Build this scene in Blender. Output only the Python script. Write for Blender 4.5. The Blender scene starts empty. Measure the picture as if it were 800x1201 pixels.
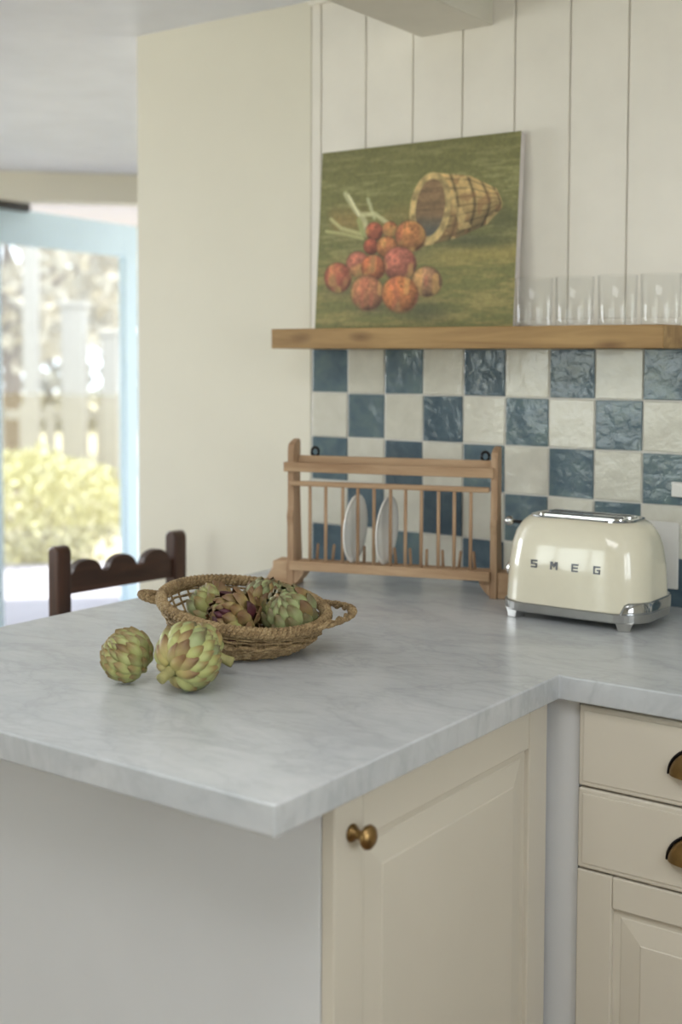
import bpy, bmesh, math, random
import numpy as np
from mathutils import Vector, Matrix, Euler
from mathutils import noise as mnoise

random.seed(7)
SC = bpy.context.scene
COL = SC.collection
ZC = 0.92                      # height of the worktop above the floor

# ------------------------------------------------------------------ camera
F_PX = 1479.93
yaw, pitch, roll = -0.62174, 0.0521, 0.00387
fw = Vector((math.sin(yaw)*math.cos(pitch), math.cos(yaw)*math.cos(pitch), -math.sin(pitch)))
r0 = Vector((math.cos(yaw), -math.sin(yaw), 0)); u0 = r0.cross(fw)
rv = r0*math.cos(roll)+u0*math.sin(roll); uv = u0*math.cos(roll)-r0*math.sin(roll)
cam = bpy.data.cameras.new('camera'); camo = bpy.data.objects.new('camera', cam); COL.objects.link(camo)
m = Matrix.Identity(4)
for i in range(3):
    m[i][0] = rv[i]; m[i][1] = uv[i]; m[i][2] = -fw[i]
m.translation = Vector((1.79699, -2.39023, 0.48932+ZC))
camo.matrix_world = m
cam.sensor_fit = 'AUTO'; cam.sensor_width = 36
cam.lens = F_PX*36/1201
cam.shift_y = -(600.5-495.6)/1201
cam.clip_start = 0.05; cam.clip_end = 200
cam.dof.use_dof = True; cam.dof.focus_distance = 2.02; cam.dof.aperture_fstop = 2.7
SC.camera = camo

# ------------------------------------------------------------------ world, sun, daylight at the windows, exposure
wd = bpy.data.worlds.new('world'); SC.world = wd; wd.use_nodes = True
bg = wd.node_tree.nodes['Background']; bg.inputs[0].default_value = (0.82, 0.91, 1.0, 1); bg.inputs[1].default_value = 3.4
NOUT = Vector((-0.733, 0.68, 0))            # outward normal of the slanted dining wall
sun = bpy.data.lights.new('sun', 'SUN'); sun.energy = 7.5; sun.angle = 0.01; sun.color = (1.0, 0.95, 0.86)
suno = bpy.data.objects.new('sun', sun); COL.objects.link(suno)
sd = (NOUT*0.30+Vector((0.10, 0.10, 1))).normalized()
suno.rotation_euler = sd.to_track_quat('Z', 'Y').to_euler()
def area(name, loc, rot, sx, sy, e, c):
    l = bpy.data.lights.new(name, 'AREA'); l.shape = 'RECTANGLE'; l.size = sx; l.size_y = sy; l.energy = e; l.color = c
    o = bpy.data.objects.new(name, l); COL.objects.link(o); o.location = loc; o.rotation_euler = rot
    return o
HP = math.pi/2
# daylight entering at the three windows that are out of the frame
area('window_daylight_garden', (-1.05, -4.56, 1.42), (HP, 0, 0), 1.7, 1.3, 20, (0.95, 1.0, 0.84))
area('window_daylight_dining', (-3.76, -1.0, 1.45), (HP, 0, -HP), 2.2, 1.3, 112, (0.97, 0.985, 1.0))
area('window_daylight_sink', (3.16, -2.0, 1.5), (HP, 0, HP), 1.3, 1.0, 20, (0.98, 0.985, 0.98))
area('overhead_fill', (1.15, -2.1, 2.228), (0, 0, 0), 1.2, .9, 17, (0.98, 0.99, 1.0))  # added overhead fill that brightens the worktop, hung under the closed ceiling
SC.view_settings.view_transform = 'Standard'; SC.view_settings.look = 'None'
SC.view_settings.gamma = 1; SC.view_settings.use_curve_mapping = False
SC.view_settings.exposure = 0.08
SC.cycles.transparent_max_bounces = 32      # rows of clear glasses: many thin surfaces behind each other

# ------------------------------------------------------------------ materials
def lin(c): return tuple((x/12.92 if x <= .04045 else ((x+.055)/1.055)**2.4) for x in [v/255 for v in c])
MATS = {}
class NT:
    def __init__(s, name):
        s.m = bpy.data.materials.new(name); s.m.use_nodes = True; s.t = s.m.node_tree
        s.b = s.t.nodes['Principled BSDF']; s.out = s.t.nodes['Material Output']
    def n(s, typ, **kw):
        x = s.t.nodes.new(typ)
        for k, v in kw.items():
            if k in x.inputs.keys() if isinstance(k, str) else False: x.inputs[k].default_value = v
            else: setattr(x, k, v)
        return x
    def l(s, a, b): s.t.links.new(a, b)
    def ramp(s, fac, stops):
        r = s.t.nodes.new('ShaderNodeValToRGB'); e = r.color_ramp.elements
        while len(e) < len(stops): e.new(0.5)
        for k, (p, c) in enumerate(stops): e[k].position = p; e[k].color = (*c, 1) if len(c) == 3 else c
        s.l(fac, r.inputs[0]); return r.outputs[0]
    def noise(s, vec, scale, detail=3, rough=.55, dist=0):
        x = s.t.nodes.new('ShaderNodeTexNoise'); x.inputs['Scale'].default_value = scale; x.inputs['Detail'].default_value = detail
        x.inputs['Roughness'].default_value = rough; x.inputs['Distortion'].default_value = dist
        if vec is not None: s.l(vec, x.inputs['Vector'])
        return x.outputs['Fac']
    def mapping(s, vec, scale=(1, 1, 1), loc=(0, 0, 0), rot=(0, 0, 0)):
        x = s.t.nodes.new('ShaderNodeMapping'); x.inputs['Scale'].default_value = scale; x.inputs['Location'].default_value = loc; x.inputs['Rotation'].default_value = rot
        s.l(vec, x.inputs['Vector']); return x.outputs[0]
    def mix(s, f, a, b, mode='MIX'):
        x = s.t.nodes.new('ShaderNodeMix'); x.data_type = 'RGBA'; x.blend_type = mode
        for sock, v in ((x.inputs[0], f), (x.inputs[6], a), (x.inputs[7], b)):
            if hasattr(v, 'is_output'): s.l(v, sock)
            else: sock.default_value = v if not isinstance(v, tuple) else ((*v, 1) if len(v) == 3 else v)
        return x.outputs[2]
    def math(s, op, a, b=0.0):
        x = s.t.nodes.new('ShaderNodeMath'); x.operation = op
        for sock, v in ((x.inputs[0], a), (x.inputs[1], b)):
            if hasattr(v, 'is_output'): s.l(v, sock)
            else: sock.default_value = v
        return x.outputs[0]
    def bump(s, h, strength=.2, dist=.01):
        x = s.t.nodes.new('ShaderNodeBump'); x.inputs['Strength'].default_value = strength; x.inputs['Distance'].default_value = dist
        s.l(h, x.inputs['Height']); s.l(x.outputs[0], s.b.inputs['Normal']); return x
    def col(s, c): 
        if hasattr(c, 'is_output'): s.l(c, s.b.inputs['Base Color'])
        else: s.b.inputs['Base Color'].default_value = (*c, 1)
    def objco(s): return s.t.nodes.new('ShaderNodeTexCoord').outputs['Object']
    def gen(s): return s.t.nodes.new('ShaderNodeTexCoord').outputs['Generated']
    def world(s): return s.t.nodes.new('ShaderNodeNewGeometry').outputs['Position']
    def rnd(s): return s.t.nodes.new('ShaderNodeObjectInfo').outputs['Random']

def paint(name, rgb, rough=.5, var=.04, bump=.03, scale=6):
    k = NT(name); c = lin(rgb); w = k.world()
    f = k.noise(w, scale, 4)
    k.col(k.ramp(f, [(.3, tuple(x*(1-var) for x in c)), (.7, tuple(min(1, x*(1+var)) for x in c))]))
    k.b.inputs['Roughness'].default_value = rough
    if bump: k.bump(k.noise(w, 220, 2), bump, .002)
    MATS[name] = k.m; return k.m
paint('wall_paint', (232, 228, 212), .7, .012)
paint('plank_paint', (241, 237, 227), .5)
paint('ceiling_paint', (227, 231, 240), .38)
paint('beam_paint', (220, 217, 205), .6)
paint('trim_white', (238, 237, 232), .4)
paint('cabinet_cream', (210, 203, 188), .33, .015, .012)
paint('panel_white', (214, 215, 216), .45, .015, .015)
paint('door_blue', (214, 238, 252), .4, .02, .02)
paint('grout', (214, 212, 204), .9, .06, .2, 40)
paint('plastic_white', (226, 225, 220), .3, .01, 0)
paint('soffit_white', (208, 206, 212), .7)
paint('fence_white', (160, 155, 146), .6)
paint('patio', (172, 168, 176), .8, .06, .1, 3)
paint('ground_earth', (176, 166, 136), .9, .15, .2, 2)
paint('dark_rubber', (38, 36, 35), .5, .05, .02, 30)
paint('plug_grey', (92, 80, 72), .4, .05, .02, 30)

def wood(name, light, dark, axis='X', rough=.55, scale=1.0, knots=False, bump=.12):
    k = NT(name); o = k.objco()
    off = k.n('ShaderNodeVectorMath', operation='ADD'); k.l(o, off.inputs[0])
    rr = k.n('ShaderNodeVectorMath', operation='SCALE'); rr.inputs[0].default_value = (3.1, 7.7, 5.3); k.l(k.rnd(), rr.inputs['Scale']); k.l(rr.outputs[0], off.inputs[1])
    sc = {'X': (3, 30, 30), 'Y': (30, 3, 30), 'Z': (30, 30, 3)}[axis]
    mp = k.mapping(off.outputs[0], tuple(v*scale for v in sc))
    f1 = k.noise(mp, 1.0, 6, .6, .6)
    mp2 = k.mapping(off.outputs[0], tuple(v*scale*6 for v in sc)); f2 = k.noise(mp2, 1.0, 3, .6)
    a, b = lin(light), lin(dark)
    c = k.ramp(f1, [(.30, b), (.50, tuple((x+y)/2 for x, y in zip(a, b))), (.68, a)])
    c = k.mix(k.math('MULTIPLY', f2, .35), c, b)
    if knots:
        v = k.n('ShaderNodeTexVoronoi'); v.inputs['Scale'].default_value = 1.0
        k.l(k.mapping(o, (5.2, 14, 14), (1.37, 0.2, 0.31)), v.inputs['Vector'])
        kn = k.ramp(v.outputs['Distance'], [(.0, (1, 1, 1)), (.10, (.55, .55, .55)), (.2, (0, 0, 0))])
        c = k.mix(k.math('MULTIPLY', kn, .75), c, lin((92, 58, 28)))
    k.col(c); k.b.inputs['Roughness'].default_value = rough
    k.bump(f2, bump, .002); MATS[name] = k.m; return k.m
wood('shelf_wood', (184, 150, 98), (136, 102, 58), 'X', .5, 1.0, True)
wood('rack_wood_x', (206, 176, 142), (162, 128, 96), 'X', .65, 1.3)
wood('rack_wood_z', (200, 170, 138), (156, 122, 92), 'Z', .65, 1.3)
wood('chair_wood_z', (88, 56, 40), (50, 31, 23), 'Z', .35, 1.2)
wood('chair_wood_y', (84, 54, 39), (48, 30, 22), 'Y', .35, 1.2)
wood('floor_wood', (126, 98, 72), (92, 68, 48), 'Y', .45, .3)

def marble():
    k = NT('marble'); w = k.world()
    a = k.noise(k.mapping(w, (6, 9, 6), rot=(0, 0, -.5)), 1.0, 5, .6, .5)
    v = k.math('ABSOLUTE', k.math('SUBTRACT', k.noise(k.mapping(w, (3.0, 5.5, 3), rot=(0, 0, -.6)), 1.3, 5, .6, .7), .5))
    vein = k.ramp(v, [(.0, (1, 1, 1)), (.03, (.4, .4, .4)), (.12, (0, 0, 0))])
    base = k.ramp(a, [(.25, lin((186, 190, 193))), (.5, lin((196, 199, 201))), (.75, lin((204, 206, 207)))])
    fine = k.noise(w, 90, 3, .6)
    c = k.mix(k.math('MULTIPLY', vein, .28), base, lin((140, 145, 150)))
    v2 = k.math('ABSOLUTE', k.math('SUBTRACT', k.noise(k.mapping(w, (9, 22, 9), rot=(0, 0, -.8)), 1.0, 4, .6, .5), .5))
    c = k.mix(k.math('MULTIPLY', k.ramp(v2, [(0, (1, 1, 1)), (.05, (0, 0, 0))]), .14), c, lin((150, 153, 156)))
    c = k.mix(k.math('MULTIPLY', fine, .12), c, lin((150, 150, 148)))
    k.col(c); k.b.inputs['Roughness'].default_value = .27
    k.bump(fine, .02, .001); MATS['marble'] = k.m
marble()

def glaze(name, stops, rough, b1, spec=.5):
    k = NT(name); w = k.world(); rn = k.rnd()
    off = k.n('ShaderNodeVectorMath', operation='ADD'); k.l(w, off.inputs[0])
    sc = k.n('ShaderNodeVectorMath', operation='SCALE'); sc.inputs[0].default_value = (13, 5, 9); k.l(rn, sc.inputs['Scale']); k.l(sc.outputs[0], off.inputs[1])
    p = off.outputs[0]
    f = k.noise(p, 22, 4, .6, .5)
    f2 = k.math('ADD', k.math('MULTIPLY', f, .75), k.math('MULTIPLY', k.math('SUBTRACT', rn, .5), .35))
    k.col(k.ramp(f2, stops)); k.b.inputs['Roughness'].default_value = rough
    k.b.inputs['Specular IOR Level'].default_value = spec
    h = k.math('ADD', k.noise(p, 9, 2, .5), k.math('MULTIPLY', k.noise(p, 46, 3, .55, .6), .24))
    k.bump(h, b1, .012); MATS[name] = k.m
glaze('tile_blue', [(.15, lin((72, 90, 102))), (.40, lin((93, 112, 122))), (.65, lin((112, 131, 130)))], .09, .62, .5)  # greener light end puts the garden's reflected green into the tile colour
glaze('tile_white', [(.15, lin((202, 200, 187))), (.4, lin((213, 211, 198))), (.65, lin((220, 218, 207)))], .14, .34, .5)

def simple(name, rgb, rough=.4, metal=0.0, **kw):
    k = NT(name); k.b.inputs['Roughness'].default_value = rough; k.b.inputs['Metallic'].default_value = metal
    f = k.noise(k.objco(), kw.pop('scale', 60), 3); c = lin(rgb); v = kw.pop('var', .05)
    k.col(k.ramp(f, [(.3, tuple(x*(1-v) for x in c)), (.7, tuple(min(1, x*(1+v)) for x in c))]))
    for a, b in kw.items(): k.b.inputs[a].default_value = b
    MATS[name] = k.m; return k
simple('toaster_cream', (225, 219, 197), .16, 0, var=.01, **{'Coat Weight': .6, 'Coat Roughness': .04})
simple('chrome', (214, 214, 212), .13, 1.0, var=.02)
simple('base_metal', (178, 178, 176), .34, 1.0, var=.02)
simple('chrome_dark', (168, 170, 172), .06, 1.0, var=.02)
simple('letter_metal', (112, 112, 116), .3, 1.0)
simple('slot_dark', (26, 26, 28), .5)
simple('ring_iron', (34, 30, 30), .4, .7)
simple('plate_white', (248, 247, 242), .12, 0, var=.01)
simple('canvas_white', (224, 218, 216), .8)
k = simple('brass_old', (148, 120, 78), .34, 1.0, var=.25, scale=30)
simple('bark', (120, 104, 86), .9, 0, var=.2)

def glass(name, tint=(1, 1, 1), ior=1.45, thin=False):
    k = NT(name)
    if not thin:
        k.b.inputs['Transmission Weight'].default_value = 1; k.b.inputs['Roughness'].default_value = 0.0
        k.b.inputs['IOR'].default_value = ior; k.col(tint)
    else:
        tr = k.n('ShaderNodeBsdfTransparent'); tr.inputs[0].default_value = (*tint, 1)
        gl = k.n('ShaderNodeBsdfGlossy'); gl.inputs['Roughness'].default_value = .02
        lw = k.n('ShaderNodeLayerWeight'); lw.inputs[0].default_value = .5
        fac = k.math('ADD', k.math('MULTIPLY', k.math('POWER', lw.outputs['Facing'], 5.0), .75), ior)
        mx = k.n('ShaderNodeMixShader'); k.l(fac, mx.inputs[0]); k.l(tr.outputs[0], mx.inputs[1]); k.l(gl.outputs[0], mx.inputs[2])
        k.l(mx.outputs[0], k.out.inputs[0])
    MATS[name] = k.m
glass('tumbler_glass', (.994, .997, .995), .035, True); glass('pane_glass', (.95, .96, .96), .05, True)

def leafmat(name, base, mid, tip, edge=None, rough=.5, trans=0):
    k = NT(name); g = k.gen(); sp = k.n('ShaderNodeSeparateXYZ'); k.l(g, sp.inputs[0])
    rn = k.rnd(); nz = k.noise(k.objco(), 160, 4, .6)
    t = k.math('ADD', sp.outputs['Y'], k.math('MULTIPLY', k.math('SUBTRACT', nz, .5), .35))
    c = k.ramp(t, [(.15, lin(base)), (.60, lin(mid)), (.86, lin(tip))])
    if edge:
        ex = k.math('ABSOLUTE', k.math('SUBTRACT', sp.outputs['X'], .5))
        ef = k.math('MULTIPLY', k.ramp(k.math('ADD', ex, k.math('MULTIPLY', k.math('SUBTRACT', nz, .5), .2)), [(.30, (0, 0, 0)), (.48, (1, 1, 1))]), .55)
        c = k.mix(ef, c, lin(edge))
    sh = k.ramp(rn, [(0, (.74, .72, .68)), (.5, (1, 1, 1)), (1, (1.0, .98, .84))])
    c = k.mix(1.0, c, sh, 'MULTIPLY')
    k.col(c); k.b.inputs['Roughness'].default_value = rough
    k.bump(k.noise(k.mapping(k.objco(), (400, 60, 100)), 1, 3), .25, .001)
    MATS[name] = k.m
leafmat('bract_green', (184, 187, 128), (164, 168, 110), (140, 120, 78), (132, 104, 66))
leafmat('bract_sage', (172, 180, 132), (150, 160, 114), (116, 106, 74), (104, 92, 62))
leafmat('bract_brown', (180, 170, 112), (152, 130, 86), (122, 92, 62), (114, 84, 56))
leafmat('bract_purple', (96, 52, 60), (90, 44, 54), (74, 36, 44), (70, 44, 40))
simple('stem_green', (150, 144, 92), .6, 0, var=.2)
simple('core_green', (110, 112, 66), .8)

def ropemat():
    k = NT('seagrass'); o = k.objco(); nz = k.noise(o, 260, 4, .65); n2 = k.noise(o, 34, 3)
    f = k.math('ADD', k.math('MULTIPLY', nz, .6), k.math('MULTIPLY', n2, .4))
    k.col(k.ramp(f, [(.34, lin((92, 72, 46))), (.5, lin((142, 118, 82))), (.66, lin((182, 160, 120)))]))
    k.b.inputs['Roughness'].default_value = .75; k.bump(nz, .35, .0015); MATS['seagrass'] = k.m
ropemat()
def foliage(name, a, b):
    k = NT(name); f = k.noise(k.world(), 8, 3)
    k.col(k.ramp(f, [(.3, lin(a)), (.7, lin(b))])); k.b.inputs['Roughness'].default_value = .6
    MATS[name] = k.m
foliage('shrub_leaf', (182, 180, 128), (222, 217, 174)); foliage('tree_leaf', (156, 149, 130), (200, 190, 170)); foliage('hedge_leaf', (140, 136, 118), (184, 176, 156))

# ------------------------------------------------------------------ mesh helpers
def link(name, me, mat, parent=None, loc=None, smooth=False):
    o = bpy.data.objects.new(name, me); COL.objects.link(o)
    if mat is not None and not me.materials: me.materials.append(MATS[mat])
    if parent is not None: o.parent = parent
    if loc is not None: o.location = loc
    if smooth:
        me.polygons.foreach_set('use_smooth', [True]*len(me.polygons))
    return o
def mesh(name, v, f):
    me = bpy.data.meshes.new(name); me.from_pydata([tuple(p) for p in v], [], [tuple(p) for p in f]); me.update(); return me
def frombm(name, bm):
    bmesh.ops.recalc_face_normals(bm, faces=bm.faces[:])
    me = bpy.data.meshes.new(name); bm.to_mesh(me); bm.free(); return me
def add_box(bm, lo, hi):
    vs = [bm.verts.new((x, y, z)) for x in (lo[0], hi[0]) for y in (lo[1], hi[1]) for z in (lo[2], hi[2])]
    for f in ((0, 1, 3, 2), (4, 6, 7, 5), (0, 4, 5, 1), (2, 3, 7, 6), (0, 2, 6, 4), (1, 5, 7, 3)): bm.faces.new([vs[i] for i in f])
def boxmesh(name, boxes, bev=0, seg=2):
    bm = bmesh.new()
    for lo, hi in boxes: add_box(bm, lo, hi)
    if bev: bmesh.ops.bevel(bm, geom=bm.edges[:], offset=bev, segments=seg, profile=.5, affect='EDGES')
    return frombm(name, bm)
def box(name, lo, hi, mat, parent=None, bev=0, seg=2):
    """box whose origin is its own centre; lo/hi in the parent's space"""
    c = [(a+b)/2 for a, b in zip(lo, hi)]
    return link(name, boxmesh(name, [([a-q for a, q in zip(lo, c)], [b-q for b, q in zip(hi, c)])], bev, seg), mat, parent, c)
def prismmesh(name, pts, axis, lo, hi, bev=0, seg=2):
    """closed outline extruded along an axis; pts in the other two axes (order xyz)"""
    def mk(p, h):
        if axis == 'X': return (h, p[0], p[1])
        if axis == 'Y': return (p[0], h, p[1])
        return (p[0], p[1], h)
    bm = bmesh.new()
    a = [bm.verts.new(mk(p, lo)) for p in pts]; b = [bm.verts.new(mk(p, hi)) for p in pts]
    bm.faces.new(a); bm.faces.new(b[::-1]); n = len(pts)
    for i in range(n): bm.faces.new([a[i], b[i], b[(i+1) % n], a[(i+1) % n]])
    bmesh.ops.recalc_face_normals(bm, faces=bm.faces[:])
    if bev: bmesh.ops.bevel(bm, geom=[e for e in bm.edges], offset=bev, segments=seg, profile=.5, affect='EDGES')
    return frombm(name, bm)
def lathemesh(name, prof, n=32, axis='Z'):
    """prof: list of (r, h)"""
    v, f = [], []
    for r, h in prof:
        for k in range(n):
            a = 2*math.pi*k/n; p = (r*math.cos(a), r*math.sin(a), h)
            v.append(p if axis == 'Z' else (p[2], p[0], p[1]) if axis == 'X' else (p[1], p[2], p[0]))
    for i in range(len(prof)-1):
        for k in range(n):
            f.append((i*n+k, i*n+(k+1) % n, (i+1)*n+(k+1) % n, (i+1)*n+k))
    f.append(tuple(range(n))[::-1]); f.append(tuple((len(prof)-1)*n+k for k in range(n)))
    return mesh(name, v, f)
def tubemesh(name, pts, rad, n=8, closed=False, twist=0, ridges=0, depth=.2):
    """tube along points; helical ridges give it the look of twisted grass"""
    P = [Vector(p) for p in pts]; N = len(P); v, f = [], []
    up = Vector((0, 0, 1)); s = 0
    for i in range(N):
        a = P[(i-1) % N] if closed or i > 0 else P[0]; b = P[(i+1) % N] if closed or i < N-1 else P[-1]
        t = (b-a).normalized()
        x = up.cross(t)
        if x.length < .05: x = Vector((1, 0, 0)).cross(t)
        x.normalize(); y = t.cross(x)
        r = rad(i/(N-1)) if callable(rad) else rad
        if i: s += (P[i]-P[i-1]).length
        for k in range(n):
            an = 2*math.pi*k/n
            q = r*(1+(depth*(abs(math.sin(ridges*an/2+twist*s))-.5) if ridges else 0))
            v.append(P[i]+x*math.cos(an)*q+y*math.sin(an)*q)
    m_ = N if closed else N-1
    for i in range(m_):
        j = (i+1) % N
        for k in range(n): f.append((i*n+k, i*n+(k+1) % n, j*n+(k+1) % n, j*n+k))
    if not closed: f.append(tuple(range(n))[::-1]); f.append(tuple((N-1)*n+k for k in range(n)))
    return mesh(name, v, f)
def tag(o, label, cat, group=None):
    o['label'] = label; o['category'] = cat
    if group: o['group'] = group
    return o
def struct(o, label=None, cat=None):
    o['kind'] = 'structure'
    if label: o['label'] = label
    if cat: o['category'] = cat
    return o
def thing(name, loc, label, cat, group=None, rz=0):
    o = bpy.data.objects.new(name, None); COL.objects.link(o); o.location = loc; o.rotation_euler = (0, 0, rz); o.empty_display_size = .05
    return tag(o, label, cat, group)

# ------------------------------------------------------------------ room shell
CEIL = ZC+1.318
OUT = [(-3.6, -4.4), (3.0, -4.4), (3.0, 0.12), (-0.45, 0.12), (-0.45, 3.08), (-1.2, 3.08), (-3.6, 0.5)]
struct(link('floor', prismmesh('floor', OUT, 'Z', -.04, 0), 'floor_wood'), 'pale wooden floor of the kitchen', 'floor')
struct(link('ceiling', prismmesh('ceiling', OUT, 'Z', CEIL, CEIL+.12), 'ceiling_paint'), 'smooth off-white painted ceiling', 'ceiling')
# back wall: plaster at one end, planks above, zellige tiles below
WX0, WX1, TX = -0.572, 3.0, -0.006
wall = struct(link('wall_back', boxmesh('wall_back', [((WX0, 0, 0), (TX, .12, CEIL)), ((TX, .014, 0), (WX1, .12, CEIL))]), 'wall_paint'), 'cream wall with painted planks above a blue and white tile splashback', 'wall')
P = .103; ZT = ZC+.405+P
link('grout_bed', boxmesh('grout_bed', [((TX, .0022, ZC-.01), (2.05, .0145, ZC+.53))]), 'grout', wall)
random.seed(3)
def tile_mesh(seed):
    rnd = random.Random(seed); bm = bmesh.new(); h = .0498
    add_box(bm, (-h, 0, -h), (h, .009, h))
    for v in bm.verts: v.co.x += rnd.uniform(-.0008, .0008); v.co.z += rnd.uniform(-.0008, .0008)
    bmesh.ops.bevel(bm, geom=bm.edges[:], offset=.0016, segments=2, profile=.6, affect='EDGES')
    me = frombm('tile', bm); return me
TM = {c: [tile_mesh(s+(50 if c else 0)) for s in range(5)] for c in (0, 1)}
for i in range(20):
    for j in range(5):
        blue = (i+j) % 2 == 0
        o = link('tile', TM[blue][random.randrange(5)], 'tile_blue' if blue else 'tile_white', wall,
                 ((i+.5)*P, random.uniform(-.0016, .0006), ZT-(j+.5)*P))
        o.rotation_euler = (random.uniform(-.012, .012), random.uniform(-.006, .006), random.uniform(-.012, .012))
edges = [.0241+.12645*k for k in range(-1, 24)]
edges[0] = TX
for a, b in zip(edges[:-1], edges[1:]):
    if a > 2.9: break
    w = (b-a)/2
    me = boxmesh('plank', [((-w+.0020, 0, -.40), (w-.0020, .0048, .40))], .0016, 2)
    link('plank', me, 'plank_paint', wall, ((a+b)/2, 0, ZC+.51+.397))
link('groove_back', boxmesh('groove_back', [((TX, .005, ZC+.512), (2.99, .0142, CEIL-.002))]), 'plank_paint', wall)
for k, (zl, zh, yy) in enumerate(((1.306, 1.319, -.012),)):
    struct(box('trim_1', (TX, yy, ZC+zl), (2.98, .014, ZC+zh-.0015), 'plank_paint', None, .002))
sl = link('overhead_fill_frame', boxmesh('overhead_fill_frame', [((.50, -2.60, CEIL-.022), (.55, -1.60, CEIL-.001)), ((1.75, -2.60, CEIL-.022), (1.80, -1.60, CEIL-.001)), ((.55, -2.60, CEIL-.022), (1.75, -2.55, CEIL-.001)), ((.55, -1.65, CEIL-.022), (1.75, -1.60, CEIL-.001))]), 'trim_white'); struct(sl, 'white frame around the added overhead fill light under the kitchen ceiling', 'window')  # frame made up to go with the added fill light; no ceiling opening
bm_ = box('trim_2', (.296, -4.39, ZC+1.191), (.478, -.0005, CEIL-.0005), 'beam_paint', None, .004); struct(bm_, 'off-white square ceiling beam meeting the planked wall', 'beam')

def wall_with_hole(name, p0, p1, thick, holes, mat='wall_paint'):
    """upright wall from p0 to p1 (plan), thickness to the outside; holes = (s0, s1, z0, z1)"""
    p0 = Vector((*p0, 0)); p1 = Vector((*p1, 0)); d = (p1-p0); L = d.length; d.normalize(); n = Vector((d.y, -d.x, 0))
    rects = []; s = 0
    for s0, s1, z0, z1 in sorted(holes):
        rects.append((s, s0, 0, CEIL)); 
        if z0 > 0: rects.append((s0, s1, 0, z0))
        rects.append((s0, s1, z1, CEIL)); s = s1
    rects.append((s, L, 0, CEIL))
    me = boxmesh(name, [((a, 0, c), (b, thick, e)) for a, b, c, e in rects])
    o = link(name, me, mat); M = Matrix.Identity(4)
    for i in range(3): M[i][0] = d[i]; M[i][1] = -n[i]; 
    M.translation = p0; o.matrix_world = M
    return struct(o)
def window(name, wallobj, s0, s1, z0, z1, thick, mul=2):
    """frame bars and panes in a hole of a wall, children of the window"""
    o = link(name, boxmesh(name, [((s0, .02, z0), (s0+.05, .07, z1)), ((s1-.05, .02, z0), (s1, .07, z1)), ((s0+.05, .02, z0), (s1-.05, .07, z0+.05)), ((s0+.05, .02, z1-.05), (s1-.05, .07, z1))]), 'trim_white')
    o.matrix_world = wallobj.matrix_world.copy(); struct(o, 'white framed window giving daylight to the kitchen', 'window')
    for k in range(1, mul):
        x = s0+(s1-s0)*k/mul; box('mullion', (x-.04, .025, z0+.05), (x+.04, .065, z1-.05), 'trim_white', o)
    for k in range(mul):
        a = s0+.05+(s1-s0-.1)*k/mul; b = s0+.05+(s1-s0-.1)*(k+1)/mul
        box('pane', (a+.002, .04, z0+.052), (b-.002, .046, z1-.052), 'pane_glass', o)
    return o
# walls outside the picture; local y = outwards
wf = wall_with_hole('wall_front', (3.0, -4.4), (-3.6, -4.4), .14, [(3.2, 4.9, .77, 2.07)])
wl = wall_with_hole('wall_left', (-3.6, -4.4), (-3.6, .5), .14, [(2.3, 4.5, .8, 2.1)])
wr = wall_with_hole('wall_right', (3.0, .12), (3.0, -4.4), .14, [(1.47, 2.77, 1.0, 2.0)])
# slanted dining wall with the garden door
A0 = Vector((-3.6, .5, 0)); DW = Vector((.681, .732, 0)); HING = Vector((-2.855, 1.30, 0))
sH = (HING-A0).dot(DW)
wo = wall_with_hole('wall_slanted', (-3.6, .5), (-1.2, 3.08), .12, [(sH-.03, sH+1.15, 0, ZC+1.19)])
window('window_1', wf, 3.2, 4.9, .77, 2.07, .14, 3); window('window_2', wl, 2.3, 4.5, .8, 2.1, .14, 3); window('window_3', wr, 1.47, 2.77, 1.0, 2.0, .14, 2)
wd_ = wall_with_hole('wall_dining', (-1.2, 3.08), (-.45, 3.08), .12, [])
wd2 = wall_with_hole('wall_passage', (-.45, 3.08), (-.45, .12), .12, [])
for o, t in ((wf, 'cream wall with the wide garden window'), (wl, 'cream side wall of the dining end'), (wr, 'cream wall with the sink window'), (wo, 'cream slanted wall with the opening for the blue garden door'), (wd_, 'short cream end wall of the dining corner'), (wd2, 'cream return wall behind the planked wall')):
    struct(o, t, 'wall')

# door leaf, swung outwards
DE = Vector((-2.985, 2.41, 0)); dd = (DE-HING); DL = dd.length; dd.normalize()
door = bpy.data.objects.new('door_1', None); COL.objects.link(door); struct(door, 'pale blue glazed garden door swung open to the patio', 'door')
M = Matrix.Identity(4); nn = Vector((-dd.y, dd.x, 0))
for i in range(3): M[i][0] = dd[i]; M[i][1] = nn[i]
M.translation = HING+Vector((0, 0, .01)); door.matrix_world = M
ZTOP = ZC+1.158
for a, b, c, e, nme in ((0.015, .115, 0, ZTOP, 'stile'), (DL-.105, DL, 0, ZTOP, 'stile'), (.115, DL-.105, ZTOP-.165, ZTOP, 'rail'), (.115, DL-.105, 0, .09, 'rail')):
    box(nme, (a, -.022, c), (b, .022, e), 'door_blue', door, .003)
box('pane', (.105, -.004, .08), (DL-.095, .004, ZTOP-.155), 'pane_glass', door)
cl = box('door_closer', (.03, -.065, ZTOP-.012), (.27, -.023, ZTOP+.026), 'dark_rubber', door, .008); cl['label'] = 'black door closer'
for z in (ZC-.46, ZC-.40): box('hinge_pin', (DL-.004, -.014, z), (DL+.008, .014, z+.03), 'chrome', door, .003)

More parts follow.
